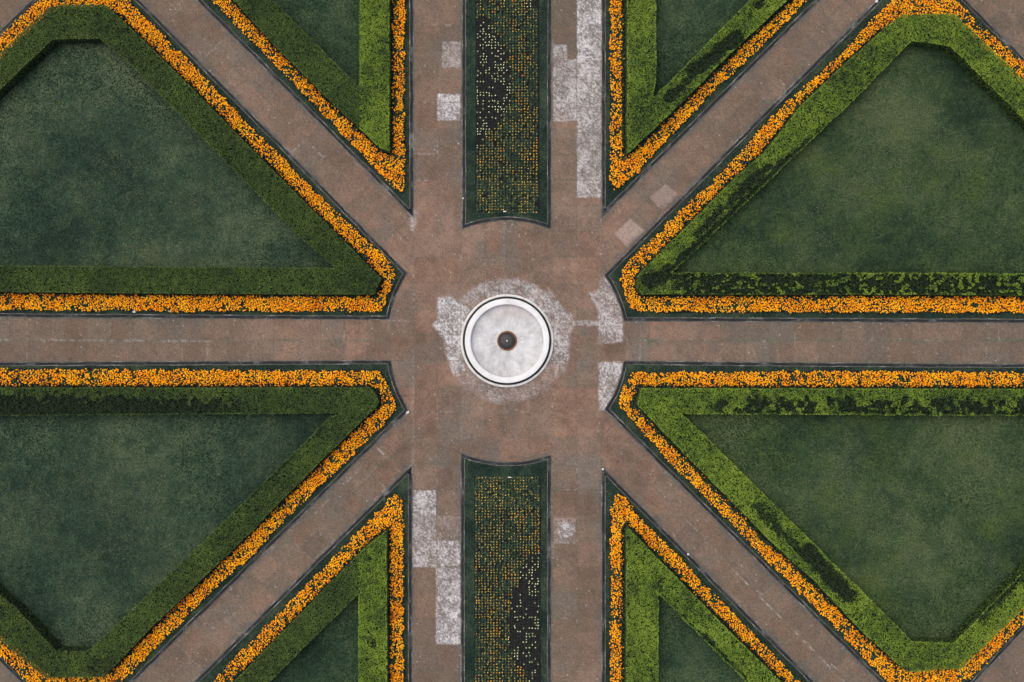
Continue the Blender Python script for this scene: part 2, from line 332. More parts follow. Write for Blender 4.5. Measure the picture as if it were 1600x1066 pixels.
    rect(893, 501, 936, 509, .50); poly([(921, 459), (937, 452), (940, 430), (952, 432), (968, 470), (973, 500), (973, 535), (935, 537), (936, 485), (926, 470)], .56, 2.5)
    rect(935, 495, 973, 535, .64); poly([(936, 565), (976, 565), (966, 600), (946, 640), (936, 640)], .72, 2)
    def d2(P, s):
        nonlocal col
        dd = pdist(X, Y, P); dd = np.where(inpoly(X, Y, P), dd, -dd); m_ = (sstep(-.8, .8, dd) * s)[:, None]; col = col * (1 - m_) + np.array([.36, .28, .25]) * m_
    d2([(960, 365), (985, 342), (1007, 361), (980, 387)], .62); d2([(1015, 309), (1040, 287), (1060, 304), (1035, 329)], .40)
    poly([(640, 325), (652, 330), (650, 350), (642, 362)], .35, 5)
    bl = fbm(X / 16, Y / 16, 3, 81); zf = vnoise(X / 2.0, Y / 2.0, 15); sp = np.clip(.5 + (z3 - .5) * 1.1 + (zf - .5) * .8 + (z4 - .5) * .8 + (bl - .5) * 1.2, 0, 1)
    pm = np.clip(pale * (.62 + .58 * sp), 0, 1)[:, None]; pc = np.array([.375, .370, .372]) * (.55 + .72 * sp[:, None]); col = col * (1 - pm) + pc * pm
    jp = (sstep(1.4, .3, jd) * .60 * (pale > .1) * (.4 + .6 * pres))[:, None]; col = col * (1 - jp) + np.array([.16, .13, .11]) * jp
    # mossy dirt where the paving meets the kerbs
    mind = np.full(n, 1e9)
    for P in edges.values(): mind = np.minimum(mind, pdist(X, Y, P))
    ms = sstep(13, 0, mind + (z2 - .5) * 16) * sstep(.35, .6, fbm(X / 30, Y / 30, 3, 99)) * (.25 + .35 * diag); ms = (ms * (1 - pale))[:, None]; col = col * (1 - ms) + np.array([.085, .088, .078]) * ms
    col *= (1 + (z4 - .5) * .34 + (z3 - .5) * .30)[:, None]
    # scattered pale grit
    gt = ((_hash(np.floor(X / 1.6), np.floor(Y / 1.6), 123) > .9988) & (inn > 0))[:, None]; col = np.where(gt, col * .4 + .28, col)
    rgba = np.c_[np.clip(col, .01, .9), np.ones(n)]
    nx, ny = len(xs), len(ys); I = np.arange(nx * ny).reshape(ny, nx)
    F = np.stack([I[:-1, :-1], I[1:, :-1], I[1:, 1:], I[:-1, 1:]], -1).reshape(-1, 4)
    p = W(np.stack([X, Y], -1))
    m, t_, b_ = mat('worn_brown_paving', .9, .2); at = t_.nodes.new('ShaderNodeAttribute'); at.attribute_name = 'wear'
    n2 = noise(t_, 14, 6, .9); r2 = ramp(t_, [(.36, (.66,) * 3), (.5, (1,) * 3), (.64, (1.40,) * 3)]); t_.links.new(n2.outputs[0], r2.inputs[0])
    t_.links.new(mixc(t_, 'MULTIPLY', 1.0, at.outputs['Color'], r2.outputs[0]), b_.inputs['Base Color']); bump(t_, b_, n2.outputs[0], .006)
    o = mesh_obj('pavement', np.c_[p, np.zeros(n)], [F], m, attrs={'wear': rgba}); o['kind'] = 'structure'
ground()

# ---------------------------------------------------------------- kerbs and lawns of every bed
for key, P in edges.items():
    Pd = densify(P, 9, .75, 5)
    a, b, c, d_ = inset(Pd, -1.3), Pd, inset(Pd, 4.0), inset(Pd, 5.3)
    V1, F1 = ring_geo(a, b, -.01, .012); V2, F2 = ring_geo(b, c, -.01, .045); V3, F3 = ring_geo(c, d_, -.01, .062)
    V = np.concatenate([V1, V2, V3]); F = np.concatenate([F1, F2 + len(V1), F3 + len(V1) + len(V2)])
    mi = np.concatenate([np.full(len(F1), 1), np.zeros(len(F2)), np.full(len(F3), 1)])
    o = mesh_obj('kerb', V, [F], [M['kerb'], M['mortar']], midx=mi); o['kind'] = 'structure'
    flat_poly('grass_verge', inset(Pd, 5.2), .050, M['verge'], 'structure')
    if key in BEDS: flat_poly('lawn', inset(BEDS[key]['HI'], -12), .056, M[BEDS[key]['lawn']], 'structure')

# ---------------------------------------------------------------- blades of grass over lawns and verges
M['blade'] = tinted('grass_blade', [(0, (.010, .026, .013)), (.4, (.027, .054, .030)), (.75, (.070, .106, .054)), (1, (.16, .17, .095))], .8, .15)
def grass():
    PV = []; TT = []
    pale_spots = [(120, 130, 90, .10), (170, 330, 130, .22), (330, 330, 90, .14), (1400, 190, 110, .20), (1380, 310, 130, .20), (1250, 330, 80, .12), (1560, 330, 70, .10), (120, 720, 120, .12), (270, 700, 90, .10), (130, 880, 100, .20), (1330, 800, 120, .20), (1480, 760, 110, .12), (1440, 900, 80, .10), (500, 30, 45, .12), (1080, 30, 40, .12), (500, 1040, 45, .12), (1085, 1050, 40, .14)]  # soft round areas where the lawn blades get a paler tint
    def put(P, holes, dens, t0, z0, L0, big):
        P = np.asarray(P, float); x0, y0 = np.maximum(P.min(0), -40); x1, y1 = np.minimum(P.max(0), [1640, 1106])
        n = int((x1 - x0) * (y1 - y0) * S * S * dens); X = rng.uniform(x0, x1, n); Y = rng.uniform(y0, y1, n); m = inpoly(X, Y, P)
        for h in holes: m &= ~inpoly(X, Y, h)
        X, Y = X[m], Y[m]; g = fbm(X / big, Y / big, 5, 501); g2 = fbm(X / 7, Y / 7, 4, 520); keep = rng.random(len(X)) < .35 + .65 * g2; X, Y, g, g2 = X[keep], Y[keep], g[keep], g2[keep]; n = len(X)
        PV.append(np.c_[W(np.stack([X, Y], -1)), z0 + rng.uniform(0, .02, n), rng.uniform(.6, 1.3, n) * L0]); wv = sum(a_ * np.exp(-(((X - x_) ** 2 + (Y - y_) ** 2) / r_ ** 2) * (.4 + 1.2 * g2)) for x_, y_, r_, a_ in pale_spots); TT.append(t0 + (wv * 2.0 - .09 if L0 > .07 else 0) + (g - .5) * 1.5 + (g2 - .5) * 1.15 + rng.normal(0, .17, n) + (rng.random(n) > .9994) * .5)
    for k, b in BEDS.items():
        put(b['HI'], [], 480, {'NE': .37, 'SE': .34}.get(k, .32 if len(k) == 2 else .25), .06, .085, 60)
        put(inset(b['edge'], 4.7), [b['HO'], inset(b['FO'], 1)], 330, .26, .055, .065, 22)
    for k, P in CB.items():
        hole = [(743, -300), (843, -300), (843, 334), (743, 334)] if k == 'N' else [(742, 743), (844, 743), (844, 1400), (742, 1400)]
        put(inset(P, 4.7), [hole], 330, .24, .055, .065, 22)
    A = np.concatenate(PV); T = np.concatenate(TT); n = len(A); nr = rng.normal(0, .75, (n, 3)); nr[:, 2] = 1
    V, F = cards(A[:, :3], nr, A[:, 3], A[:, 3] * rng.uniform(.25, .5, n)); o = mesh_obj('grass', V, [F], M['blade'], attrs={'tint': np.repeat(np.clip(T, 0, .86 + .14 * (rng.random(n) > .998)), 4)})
    tag(o, 'short mown grass covering the lawns and the strips beside the kerbs', 'grass', kind='stuff')
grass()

# ---------------------------------------------------------------- hedges
HZ = 0.95
def old_wood(X, Y):
    """0..1 where the clipping has gone through to old dark growth, as traced from the photo"""
    o = np.zeros(X.shape); N = fbm(X / 9, Y / 9, 4, 201); N2 = fbm(X / 24, Y / 24, 3, 207)
    def band(a, b, w0, s, seg_n=.9):
        nonlocal o
        d_ = segdist(X, Y, a, b); v = sstep(w0, w0 * .35, d_ + (N - .5) * 16 * seg_n) * s; o = np.maximum(o, v)
    band((1066, 414), (1238, 252), 18, 1.0); band((1015, 440), (1062, 420), 16, .8); band((1090, 365), (1200, 262), 10, .6); band((1240, 245), (1300, 195), 9, .75)
    dk = ((Y > 421) & (Y < 464) & (X > 1035) & (X < 1900)); lim = sstep(1035, 1075, X)
    clump = sstep(.585, .65, fbm(X / 6.5, Y / 5, 3, 240) + .07 * sstep(1300, 1600, X) + .05 * sstep(434, 428, Y) + .03 * sstep(452, 458, Y)); o = np.where(dk, np.maximum(o, lim * (1 - clump)), o)
    band((1082, 112), (1150, 60), 15, .95); band((1042, 155), (1062, 140), 10, .75); band((1182, 8), (1200, -10), 9, .8); band((1100, 100), (1045, 160), 8, .5)
    tp = (Y > 600) & (Y < 652) & (X > 1090); o = np.where(tp, np.maximum(o, sstep(620, 634, Y + (N - .5) * 34) * sstep(1090, 1150, X) * .85 * sstep(.36, .50, N)), o)
    band((1262, 862), (1325, 930), 19, .95); band((1180, 790), (1250, 860), 10, .5); band((1530, 960), (1640, 850), 17, .7)
    tl = (Y > 603) & (Y < 655) & (X < 470); cl2 = (fbm(X / 9, Y / 9, 3, 260) - .5) * 40; o = np.where(tl, np.maximum(o, sstep(615, 627, Y + cl2 - 9 * sstep(180, 450, X)) * sstep(470, 250, X)), o)
    band((1035, 935), (1170, 1070), 8, .6); band((1095, 995), (1110, 1005), 12, .7)
    band((500, 670), (330, 830), 8, .45); band((1300, 195), (1345, 160), 6, .4)
    o = np.maximum(o, sstep(.70, .86, N2) * .35)
    return np.clip(o * (.70 + .7 * N), 0, 1)
def ring_mask(X, Y, HO, HI, half):
    m = inpoly(X, Y, HO) & ~inpoly(X, Y, HI)
    return m & half(X, Y) if half else m
def make_hedge(label, HO, HI, lime, half=None, body=None, seed=0, dens=1000, rough=1.0, group='clipped hedges around the lawns'):
    HOn = densify(HO, 7, .6 + .5 * lime, seed); HIn = densify(HI, 7, .6 + .9 * lime, seed + 3)
    cx_, cy_ = W(np.mean(np.clip(np.asarray(body if body else HO, float), [0, 0], [1600, 1066]), 0))
    root = empty('hedge', cx_, cy_, .05)
    tag(root, label, 'hedge', group)
    # woody body
    zt = HZ - .36
    if body: loops = [densify(body, 9, .0)]
    else: loops = [inset(HOn, 1.0), inset(HIn, -1.0)]
    vs = [[Vector((*W(p, HZ), 0)) for p in L] for L in loops]
    tris = np.array(tessellate_polygon(vs)); top = np.array([(v.x, v.y, zt) for L in vs for v in L])
    a, b, c = top[tris[:, 0]], top[tris[:, 1]], top[tris[:, 2]]; fl = np.cross(b - a, c - a)[:, 2] < 0; tris[fl] = tris[fl][:, ::-1]
    bot = top.copy(); bot[:, 2] = .04; V = np.concatenate([top, bot]); n = len(top); Q = []; st = 0
    for L in vs:
        k = np.arange(len(L)); j = (k + 1) % len(L); Q.append(np.stack([st + k, st + j, st + j + n, st + k + n], 1)); st += len(L)
    mesh_obj('branches', V, [tris, np.concatenate(Q)], M['core'], root)
    # leaves on the clipped top
    P = np.asarray(body if body else HO, float); x0, y0 = P.min(0) - 2; x1, y1 = P.max(0) + 2
    nn = int((x1 - x0) * (y1 - y0) * S * S * dens); X = rng.uniform(x0, x1, nn); Y = rng.uniform(y0, y1, nn)
    ow = ring_mask(X, Y, HOn, HIn, half)
    out = (X < -70) | (X > 1670) | (Y < -70) | (Y > 1136); ow &= ~(out & (rng.random(nn) < .65)); X, Y = X[ow], Y[ow]
    old = old_wood(X, Y) * (.30 + .70 * sstep(.5, 4.5, pdist(X, Y, HIn))); keep = rng.random(len(X)) > old * .35; X, Y, old = X[keep], Y[keep], old[keep]; n = len(X)
    lump = fbm(X / 6, Y / 6, 3, 300 + seed); big_ = fbm(X / 40, Y / 40, 3, 320 + seed)
    z = HZ + (lump - .5) * .10 * rough + rng.normal(0, .012, n) - old * (.06 + .34 * np.clip(fbm(X / 4.5, Y / 4.5, 3, 340) * 1.5 - .35, 0, 1)) * rough
    pos = np.c_[W(np.stack([X, Y], -1), HZ), z]
    nr = rng.normal(0, .42, (n, 3)); nr[:, 2] = 1
    far = np.where((X < -70) | (X > 1670) | (Y < -70) | (Y > 1136), 1.7, 1.0)
    L = rng.uniform(.046, .082, n) * far; Wd = L * rng.uniform(.55, .8, n)
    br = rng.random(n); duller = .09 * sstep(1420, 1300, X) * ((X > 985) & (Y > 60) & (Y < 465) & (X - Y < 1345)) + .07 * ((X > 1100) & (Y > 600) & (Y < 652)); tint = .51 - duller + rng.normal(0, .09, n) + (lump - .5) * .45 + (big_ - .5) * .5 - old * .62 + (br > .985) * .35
    # clipped rim carries the palest young shoots
    rim = np.minimum(pdist(X, Y, HOn), pdist(X, Y, HIn)); tint += sstep(2.0, .5, rim) * .18 * (1 - old)
    isold = rng.random(n) < sstep(.12, .62, old); tint = np.where(isold, np.clip(tint, rng.uniform(-.1, .12, n), rng.uniform(.02, .30, n)), tint + old * .3); hole = fbm(X / 2.6, Y / 2.6, 2, 360 + seed); tint -= sstep(.68, .82, hole) * .38 * rough
    # leaves down the faces
    VV, FF = cards(pos, nr, L, Wd); TT = np.repeat(tint, 4)
    sides = []; 
    for Lp, sgn in ((HOn, 1), (HIn, -1)):
        A = W(Lp, HZ); B = np.roll(A, -1, 0); e = B - A; ln = np.linalg.norm(e, axis=1)
        cum = ln / ln.sum(); cnt = int(ln.sum() * HZ * 300); k = rng.choice(len(A), cnt, p=cum); t = rng.random(cnt)[:, None]
        p = A[k] + e[k] * t; s_ = (1 if area(A) > 0 else -1) * sgn; nrm = np.stack([e[k][:, 1], -e[k][:, 0]], 1) * s_ / ln[k][:, None]
        px = p[:, 0] / (S * (CAMH - HZ) / CAMH) + 800; py = 533 - p[:, 1] / (S * (CAMH - HZ) / CAMH)
        ok = (px > -90) & (px < 1690) & (py > -90) & (py < 1156)
        if half: ok &= half(px - nrm[:, 0] * 4, py + nrm[:, 1] * 4)
        p, nrm = p[ok], nrm[ok]; zz = rng.uniform(.08, HZ - .04, len(p))
        sides.append((np.c_[p - nrm * rng.uniform(0.0, .04, (len(p), 1)), zz], nrm))
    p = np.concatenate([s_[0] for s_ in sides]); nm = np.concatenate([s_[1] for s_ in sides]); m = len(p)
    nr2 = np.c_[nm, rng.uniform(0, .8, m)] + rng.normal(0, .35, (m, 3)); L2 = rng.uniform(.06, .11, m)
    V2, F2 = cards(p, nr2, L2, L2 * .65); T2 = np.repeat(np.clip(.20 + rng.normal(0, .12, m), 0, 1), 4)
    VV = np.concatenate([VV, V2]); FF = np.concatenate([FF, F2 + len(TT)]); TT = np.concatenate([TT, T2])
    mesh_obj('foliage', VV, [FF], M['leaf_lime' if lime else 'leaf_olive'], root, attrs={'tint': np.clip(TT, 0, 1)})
    return root
B = BEDS
make_hedge('dark olive-green clipped hedge enclosing the upper left lawn', B['NW']['HO'], B['NW']['HI'], False, seed=1, rough=.7)
make_hedge('olive-green clipped hedge around the lower left lawn', B['SW']['HO'], B['SW']['HI'], False, seed=2, rough=.8)
make_hedge('lime-green hedge around the upper right lawn, its level arm mostly dark and ragged', B['NE']['HO'], B['NE']['HI'], True, seed=3)
make_hedge('lime-green clipped hedge around the lower right lawn, speckled dark in places', B['SE']['HO'], B['SE']['HI'], True, seed=4)
make_hedge('bright green upright hedge at top left of the plaza, pointed at its lower end', B['NNW']['HO'], B['NNW']['HI'], True, half=lambda x, y: x > 562,
           body=[(562.5, -211), (607, -211), (607, 234), (596, 230), (562.5, 199)], seed=5, rough=.6)
make_hedge('dark olive slanting hedge at the top, joined to a bright upright hedge', B['NNW']['HO'], B['NNW']['HI'], False, half=lambda x, y: x <= 562,
           body=[(561, 197), (520, 161), (425, 66), (366, 0), (154, -210), (561, -210), (561, -171), (257, -171), (427, 0), (510, 86), (560, 135)], seed=6, rough=.6)
make_hedge('bright green V-shaped hedge top right of the plaza, ragged and gappy along its slant', B['NNE']['HO'], B['NNE']['HI'], True, seed=7)
make_hedge('bright green upright hedge at bottom left of the plaza, pointed at its upper end', B['SSW']['HO'], B['SSW']['HI'], True, half=lambda x, y: x > 560,
           body=[(561, 866), (567, 860), (603, 831), (604, 1287), (561, 1287)], seed=8, rough=.6)
make_hedge('dark green slanting hedge at the bottom left, meeting a bright upright hedge', B['SSW']['HO'], B['SSW']['HI'], False, half=lambda x, y: x <= 560,
           body=[(559.5, 868), (420, 1011), (366, 1066), (149, 1287), (559.5, 1287), (559.5, 1251), (240, 1251), (423, 1064), (559.5, 927)], seed=9, rough=.6)
make_hedge('bright green V-shaped hedge at the bottom right of the plaza, speckled along its inner edge', B['SSE']['HO'], B['SSE']['HI'], True, seed=10)

# ---------------------------------------------------------------- marigolds
def blossom_geo(pos, R, tilt=.25):
    """ruffled low domes: rings of 6, 5 sides each shared; returns V, quads, tris"""
    n = len(pos); a = rng.uniform(0, 6.28, n)[:, None]; k6 = np.arange(6)[None] * (math.pi / 3)
    rr = R[:, None] * (1 + rng.uniform(-.22, .22, (n, 6)))
    o = np.stack([rr * np.cos(a + k6), rr * np.sin(a + k6), -R[:, None] * .25 + rng.normal(0, 1, (n, 6)) * R[:, None] * .12], -1)
    r2 = R[:, None] * .6; i = np.stack([r2 * np.cos(a + k6 + .5), r2 * np.sin(a + k6 + .5), R[:, None] * .45 + rng.normal(0, 1, (n, 6)) * R[:, None] * .10], -1)
    c = np.stack([np.zeros((n, 1)), np.zeros((n, 1)), R[:, None] * .55], -1)
    V = np.concatenate([o, i, c], 1); t = rng.normal(0, tilt, (n, 2)); V[..., 2] += V[..., 0] * t[:, :1] + V[..., 1] * t[:, 1:]
    V = (V + pos[:, None]).reshape(-1, 3); b = np.arange(n)[:, None, None] * 13; k = np.arange(6); j = (k + 1) % 6
    Q = (b + np.stack([k, j, j + 6, k + 6], 1)[None]).reshape(-1, 4); T = (b + np.stack([k + 6, j + 6, np.full(6, 12)], 1)[None]).reshape(-1, 3)
    return V, Q, T
def soil_grid(root, FO, inner):
    x0, y0 = FO.min(0) - 3; x1, y1 = FO.max(0) + 3; xs = np.arange(x0, x1, 2.2); ys = np.arange(y0, y1, 2.2); X, Y = np.meshgrid(xs, ys)
    m = inpoly(X + 1.1, Y + 1.1, inset(FO, -.6)) & ~inpoly(X + 1.1, Y + 1.1, inner); m = m[:-1, :-1]
    I = np.arange(X.size).reshape(X.shape); F = np.stack([I[:-1, :-1], I[1:, :-1], I[1:, 1:], I[:-1, 1:]], -1)[m]
    u, inv = np.unique(F, return_inverse=True); p = W(np.stack([X.ravel()[u], Y.ravel()[u]], -1), .064)
    z = .064 + .02 * fbm(X.ravel()[u] / 5, Y.ravel()[u] / 5, 2, 31)
    mesh_obj('soil', np.c_[p, z], [inv.reshape(-1, 4)], M['soil'], root)
def border(key, label, gapfn=None):
    b = BEDS[key]; FO = np.array(b['FO'], float); HO = np.array(b['HO'], float)
    HOw = (HO - [800, 533]) * ((CAMH - HZ) / CAMH) + [800, 533]      # where the hedge foot stands
    foot = inset(HOw, -1.2)
    vis = np.clip(FO, [0, 0], [1600, 1066]).mean(0); cx_, cy_ = W(vis)
    root = empty('marigold_border', cx_, cy_, .05); tag(root, label, 'flower border', 'marigold borders around the hedges')
    soil_grid(root, FO, inset(HOw, 7))
    st = 2.08; x0, y0 = np.maximum(FO.min(0), [-110, -110]) - 3; x1, y1 = np.minimum(FO.max(0), [1710, 1176]) + 3
    gx, gy = np.meshgrid(np.arange(x0, x1, st), np.arange(y0, y1, st * .9)); gx = gx.ravel() + rng.uniform(-1.25, 1.25, gx.size); gy = gy.ravel() + rng.uniform(-1.15, 1.15, gx.size)
    wx = gx + (fbm(gx / 9, gy / 9, 3, 401) - .5) * 7; wy = gy + (fbm(gx / 9 + 40, gy / 9, 3, 402) - .5) * 7
    m = inpoly(wx, wy, FO) & ~inpoly(gx, gy, foot); gx, gy = gx[m], gy[m]
    dh = pdist(gx, gy, foot); dens = fbm(gx / 7, gy / 7, 3, 410); pr = (.25 + .75 * sstep(.30, .42, dens)) * (.45 + .55 * sstep(.5, 5.5, dh))
    pr *= .72 + .28 * sstep(.35, .6, fbm(gx / 30, gy / 30, 2, 415))
    if gapfn: pr = pr * gapfn(gx, gy, dh)
    fm = rng.random(len(gx)) < pr * .96; X, Y = gx[fm], gy[fm]; n = len(X)
    R = rng.uniform(.028, .046, n) * (.9 + .25 * (rng.random(n) > .85)); z = .27 + rng.uniform(-.06, .05, n) + .06 * (fbm(X / 8, Y / 8, 2, 5) - .5)
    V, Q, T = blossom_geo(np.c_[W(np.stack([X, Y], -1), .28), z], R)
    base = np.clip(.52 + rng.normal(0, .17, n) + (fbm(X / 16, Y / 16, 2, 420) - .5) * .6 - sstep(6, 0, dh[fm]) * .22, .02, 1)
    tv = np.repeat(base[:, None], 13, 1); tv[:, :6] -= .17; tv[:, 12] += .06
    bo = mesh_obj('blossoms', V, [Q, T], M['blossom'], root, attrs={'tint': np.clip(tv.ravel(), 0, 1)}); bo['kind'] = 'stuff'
    rp = 3; lx = np.repeat(gx, rp) + rng.normal(0, 1.5, len(gx) * rp); ly = np.repeat(gy, rp) + rng.normal(0, 1.5, len(gx) * rp)
    ok = ~inpoly(lx, ly, HOw); ok &= rng.random(len(lx)) < np.repeat(.35 + .65 * sstep(0.0, 5, dh), rp); lx, ly = lx[ok], ly[ok]; m_ = len(lx)
    nr = rng.normal(0, .6, (m_, 3)); nr[:, 2] = 1; L = rng.uniform(.06, .12, m_)
    V, F = cards(np.c_[W(np.stack([lx, ly], -1), .2), rng.uniform(.10, .25, m_)], nr, L, L * .45)
    mesh_obj('leaves', V, [F], M['leaf_deep'], root, attrs={'tint': np.repeat(np.clip(rng.normal(.35, .2, m_), 0, 1), 4)})
border('NW', 'marigold border along the outside of the dark hedge around the upper left lawn')
border('SW', 'marigold border wrapping the hedge of the lower left lawn')
border('NE', 'marigold border along the outside of the hedge around the upper right lawn', lambda x, y, d_: 1 - .5 * ((x > 1500) & (y < 300)) * sstep(.62, .38, fbm(x / 8, y / 8, 2, 77)))
border('SE', 'marigold border wrapping the hedge of the lower right lawn, thin along its slant', lambda x, y, d_: 1 - .85 * sstep(9, 3, d_) * ((x < 1300) & (y > 600) & (y - 600 > (x - 1010) * .8)))
border('NNW', 'marigold border of the narrow bed top left of the plaza, patchy along its upright', lambda x, y, d_: 1 - .70 * ((x > 606) & (y < 235)) * sstep(15, 5, d_) * sstep(.66, .44, fbm(x / 6, y / 9, 2, 78)))
border('NNE', 'marigold border of the narrow bed top right of the plaza, by a ragged hedge', lambda x, y, d_: 1 - .8 * sstep(6, 2.5, d_))
border('SSW', 'marigold border of the narrow bed bottom left of the plaza')
border('SSE', 'marigold border of the narrow bed bottom right of the plaza', lambda x, y, d_: 1 - .7 * sstep(6, 2.5, d_))

# ---------------------------------------------------------------- central planting beds with plants in rows
PALE_N = [[(740, 26), (763, 26), (774, 50), (790, 82), (797, 118), (797, 160), (786, 182), (770, 202), (757, 222), (744, 233), (740, 233)], [(815, -20), (846, -20), (846, 14), (825, 14)]]
PALE_S = [[(848, 858), (828, 871), (813, 888), (813, 912), (801, 927), (796, 952), (797, 1010), (812, 1044), (826, 1050), (840, 1080), (848, 1080)]]
def leaf_rosette(n, k, rad, zc, hz):
    a = rng.uniform(0, 6.28, (n, k)); r = rad * np.sqrt(rng.uniform(.05, 1, (n, k)))
    return np.stack([r * np.cos(a), r * np.sin(a), zc + rng.uniform(-hz, hz, (n, k))], -1)
def plant_mesh(name, petals, R, k, rad, h):
    lp = leaf_rosette(1, k, rad, h * .55, h * .3)[0]; nr = np.c_[lp[:, :2] * 6, np.ones(k)] + rng.normal(0, .3, (k, 3)); L = rng.uniform(.045, .075, k)
    V1, F1 = cards(lp, nr, L, L * .5); V2, Q, T = blossom_geo(np.array([[rng.uniform(-.01, .01), rng.uniform(-.01, .01), h]]), np.array([R]))
    # stem
    s = .005; sv = np.array([[-s, -s, 0], [s, -s, 0], [s, s, 0], [-s, s, 0], [-s, -s, h], [s, -s, h], [s, s, h], [-s, s, h]]); sf = np.array([[0, 1, 5, 4], [1, 2, 6, 5], [2, 3, 7, 6], [3, 0, 4, 7]])
    V = np.concatenate([V1, V2, sv]); a, b = len(V1), len(V1) + len(V2)
    tint = np.concatenate([np.repeat(rng.uniform(.2, .9, k), 4), np.full(len(V2), rng.uniform(.6, 1)), np.full(8, .3)])
    o = mesh_obj(name, V, [F1, T + a, Q + a, sf + b], [M['leaf_deep'], petals], midx=np.concatenate([np.zeros(len(F1)), np.ones(len(T) + len(Q)), np.zeros(4)]), attrs={'tint': tint})
    return o
pale_protos = [plant_mesh('pale_flower_plant', M['pale'], r, 8, .05, .13) for r in (.024, .028, .020)]
org_protos = [plant_mesh('marigold_plant', M['mustard'], r, 17, .075, .18) for r in (.017, .021, .015, .024)]
used = set()
def place(protos, x, y, z, label, cat, group):
    k = random.randrange(len(protos)); p = protos[k]
    if p.name not in used: o = p; used.add(p.name)
    else: o = p.copy(); C.objects.link(o)
    o.location = (x, y, z); o.rotation_euler = (0, 0, random.uniform(0, 6.28)); tag(o, label, cat, group)
def planting(key, x0, x1, ya, yb, pales, lab, lab2, lab3):
    ysoil = (ya, yb); root = empty('flower_bed', *W(((x0 + x1) / 2, min(max((ya + yb) / 2, 60), 1000))), .05)
    tag(root, lab, 'flower bed')
    flat_poly('soil', densify([(x0 - 1, ya), (x1 + 1, ya), (x1 + 1, yb), (x0 - 1, yb)], 8, 1.2, 3), .062, M['soil'], parent=root)
    gx, gy = np.meshgrid(np.arange(x0 + 2, x1, 4.62), np.arange(ya + 2, yb, 4.35)); gx = gx.ravel(); gy = gy.ravel(); gx = gx + rng.normal(0, .42, gx.size); gy = gy + rng.normal(0, .42, gx.size)
    wx = gx + (fbm(gx / 7, gy / 12, 3, 21) - .5) * 20; isp = np.zeros(gx.size, bool)
    for P in pales: isp |= inpoly(wx, gy, P)
    # young pale plants one by one
    pp = np.where(isp)[0]; inv = (gy[pp] > -3) & (gy[pp] < 1069); pp = pp[inv]; dn = fbm(gx[pp] / 12, gy[pp] / 12, 2, 55)
    pp = pp[rng.random(len(pp)) < np.clip(.56 + (dn - .5) * 1.6, .1, .95)][:{'N': 185, 'S': 115}[key]] if False else pp[rng.random(len(pp)) < np.clip({'N': .43, 'S': .30}[key] + (dn - .5) * 1.2, .08, .95)]
    for i in pp: place(pale_protos, *W((gx[i], gy[i]), .19), .062, lab2, 'flower plant', 'pale young plants in the ' + ('upper' if key == 'N' else 'lower') + ' bed')
    print('PALE', key, len(pp))
    og = np.where(~isp)[0]; near = og[np.argsort(np.abs(gy[og] - 532))]; near = near[rng.random(len(near)) < .975]
    fl = fbm(gx / 14, gy / 18, 3, 66); col_b = _hash(np.round((gx - x0) / 4.62), np.zeros(gx.size), 5)
    flower = rng.random(gx.size) < np.clip(.56 + (fl - .5) * .9 + (col_b - .5) * .55 + .25 * sstep(14, 0, np.minimum(gx - x0, x1 - gx)) * (fl > .5), .06, .97)
    ind = near[flower[near]][:150]; rest = np.setdiff1d(near, ind)
    for i in ind: place(org_protos, *W((gx[i], gy[i]), .24), .062, lab3, 'flower plant', 'marigold plants in rows, ' + ('upper' if key == 'N' else 'lower') + ' bed')
    n = len(rest); k = 19; c = W(np.stack([gx[rest], gy[rest]], -1), .2); lf = leaf_rosette(n, k, .066, .13, .05); lf[..., 0] *= .86; lf[..., :2] += c[:, None]; lf = lf.reshape(-1, 3)
    nr = rng.normal(0, .5, lf.shape); nr[:, 2] = 1; L = rng.uniform(.040, .068, len(lf)); V1, F1 = cards(lf, nr, L, L * .55)
    tl = np.repeat(np.clip(rng.normal(.5, .22, len(lf)) + np.repeat((fbm(gx[rest] / 10, gy[rest] / 10, 2, 91) - .5) * .8, k), 0, 1), 4)
    fi = rest[flower[rest]]; R = rng.uniform(.015, .025, len(fi)) * (1 + .35 * (fl[fi] > .66)); V2, Q, T = blossom_geo(np.c_[W(np.stack([gx[fi], gy[fi]], -1), .24), rng.uniform(.20, .25, len(fi))], R)
    t2 = np.repeat(np.clip(.72 + rng.normal(0, .22, len(fi)) - .3 * (fl[fi] > .64), 0, 1), 13); nv = len(V1)
    # weak pale seedlings without bloom on the bare soil
    o = mesh_obj('marigold_plants', np.concatenate([V1, V2]), [F1, T + nv, Q + nv], [M['leaf_deep'], M['mustard']], midx=np.concatenate([np.zeros(len(F1)), np.ones(len(T) + len(Q))]), attrs={'tint': np.concatenate([tl, t2])})
    tag(o, 'many small orange marigold plants in dense rows filling the ' + ('upper' if key == 'N' else 'lower') + ' central bed', 'bedding plants', kind='stuff')
    sp = np.where(isp)[0]; n = len(sp); k = 6; c = W(np.stack([gx[sp], gy[sp]], -1), .1); lf = leaf_rosette(n, k, .04, .095, .015); lf[..., :2] += c[:, None]; lf = lf.reshape(-1, 3); lf = lf[rng.random(len(lf)) < .7]
    nr = rng.normal(0, .5, lf.shape); nr[:, 2] = 1; L = rng.uniform(.03, .05, len(lf)); V1, F1 = cards(lf, nr, L, L * .55)
    s_ = mesh_obj('seedlings', V1, [F1], M['leaf_deep'], root, attrs={'tint': np.repeat(rng.uniform(0, .5, len(lf)), 4)}); s_['kind'] = 'stuff'
planting('N', 744, 842, -240, 332, PALE_N, 'long dark soil bed of bedding plants set in grass above the fountain', 'pale yellow young plant on bare black soil in the bed above the fountain', 'small orange marigold plant in the rows at the fountain end of the upper bed')
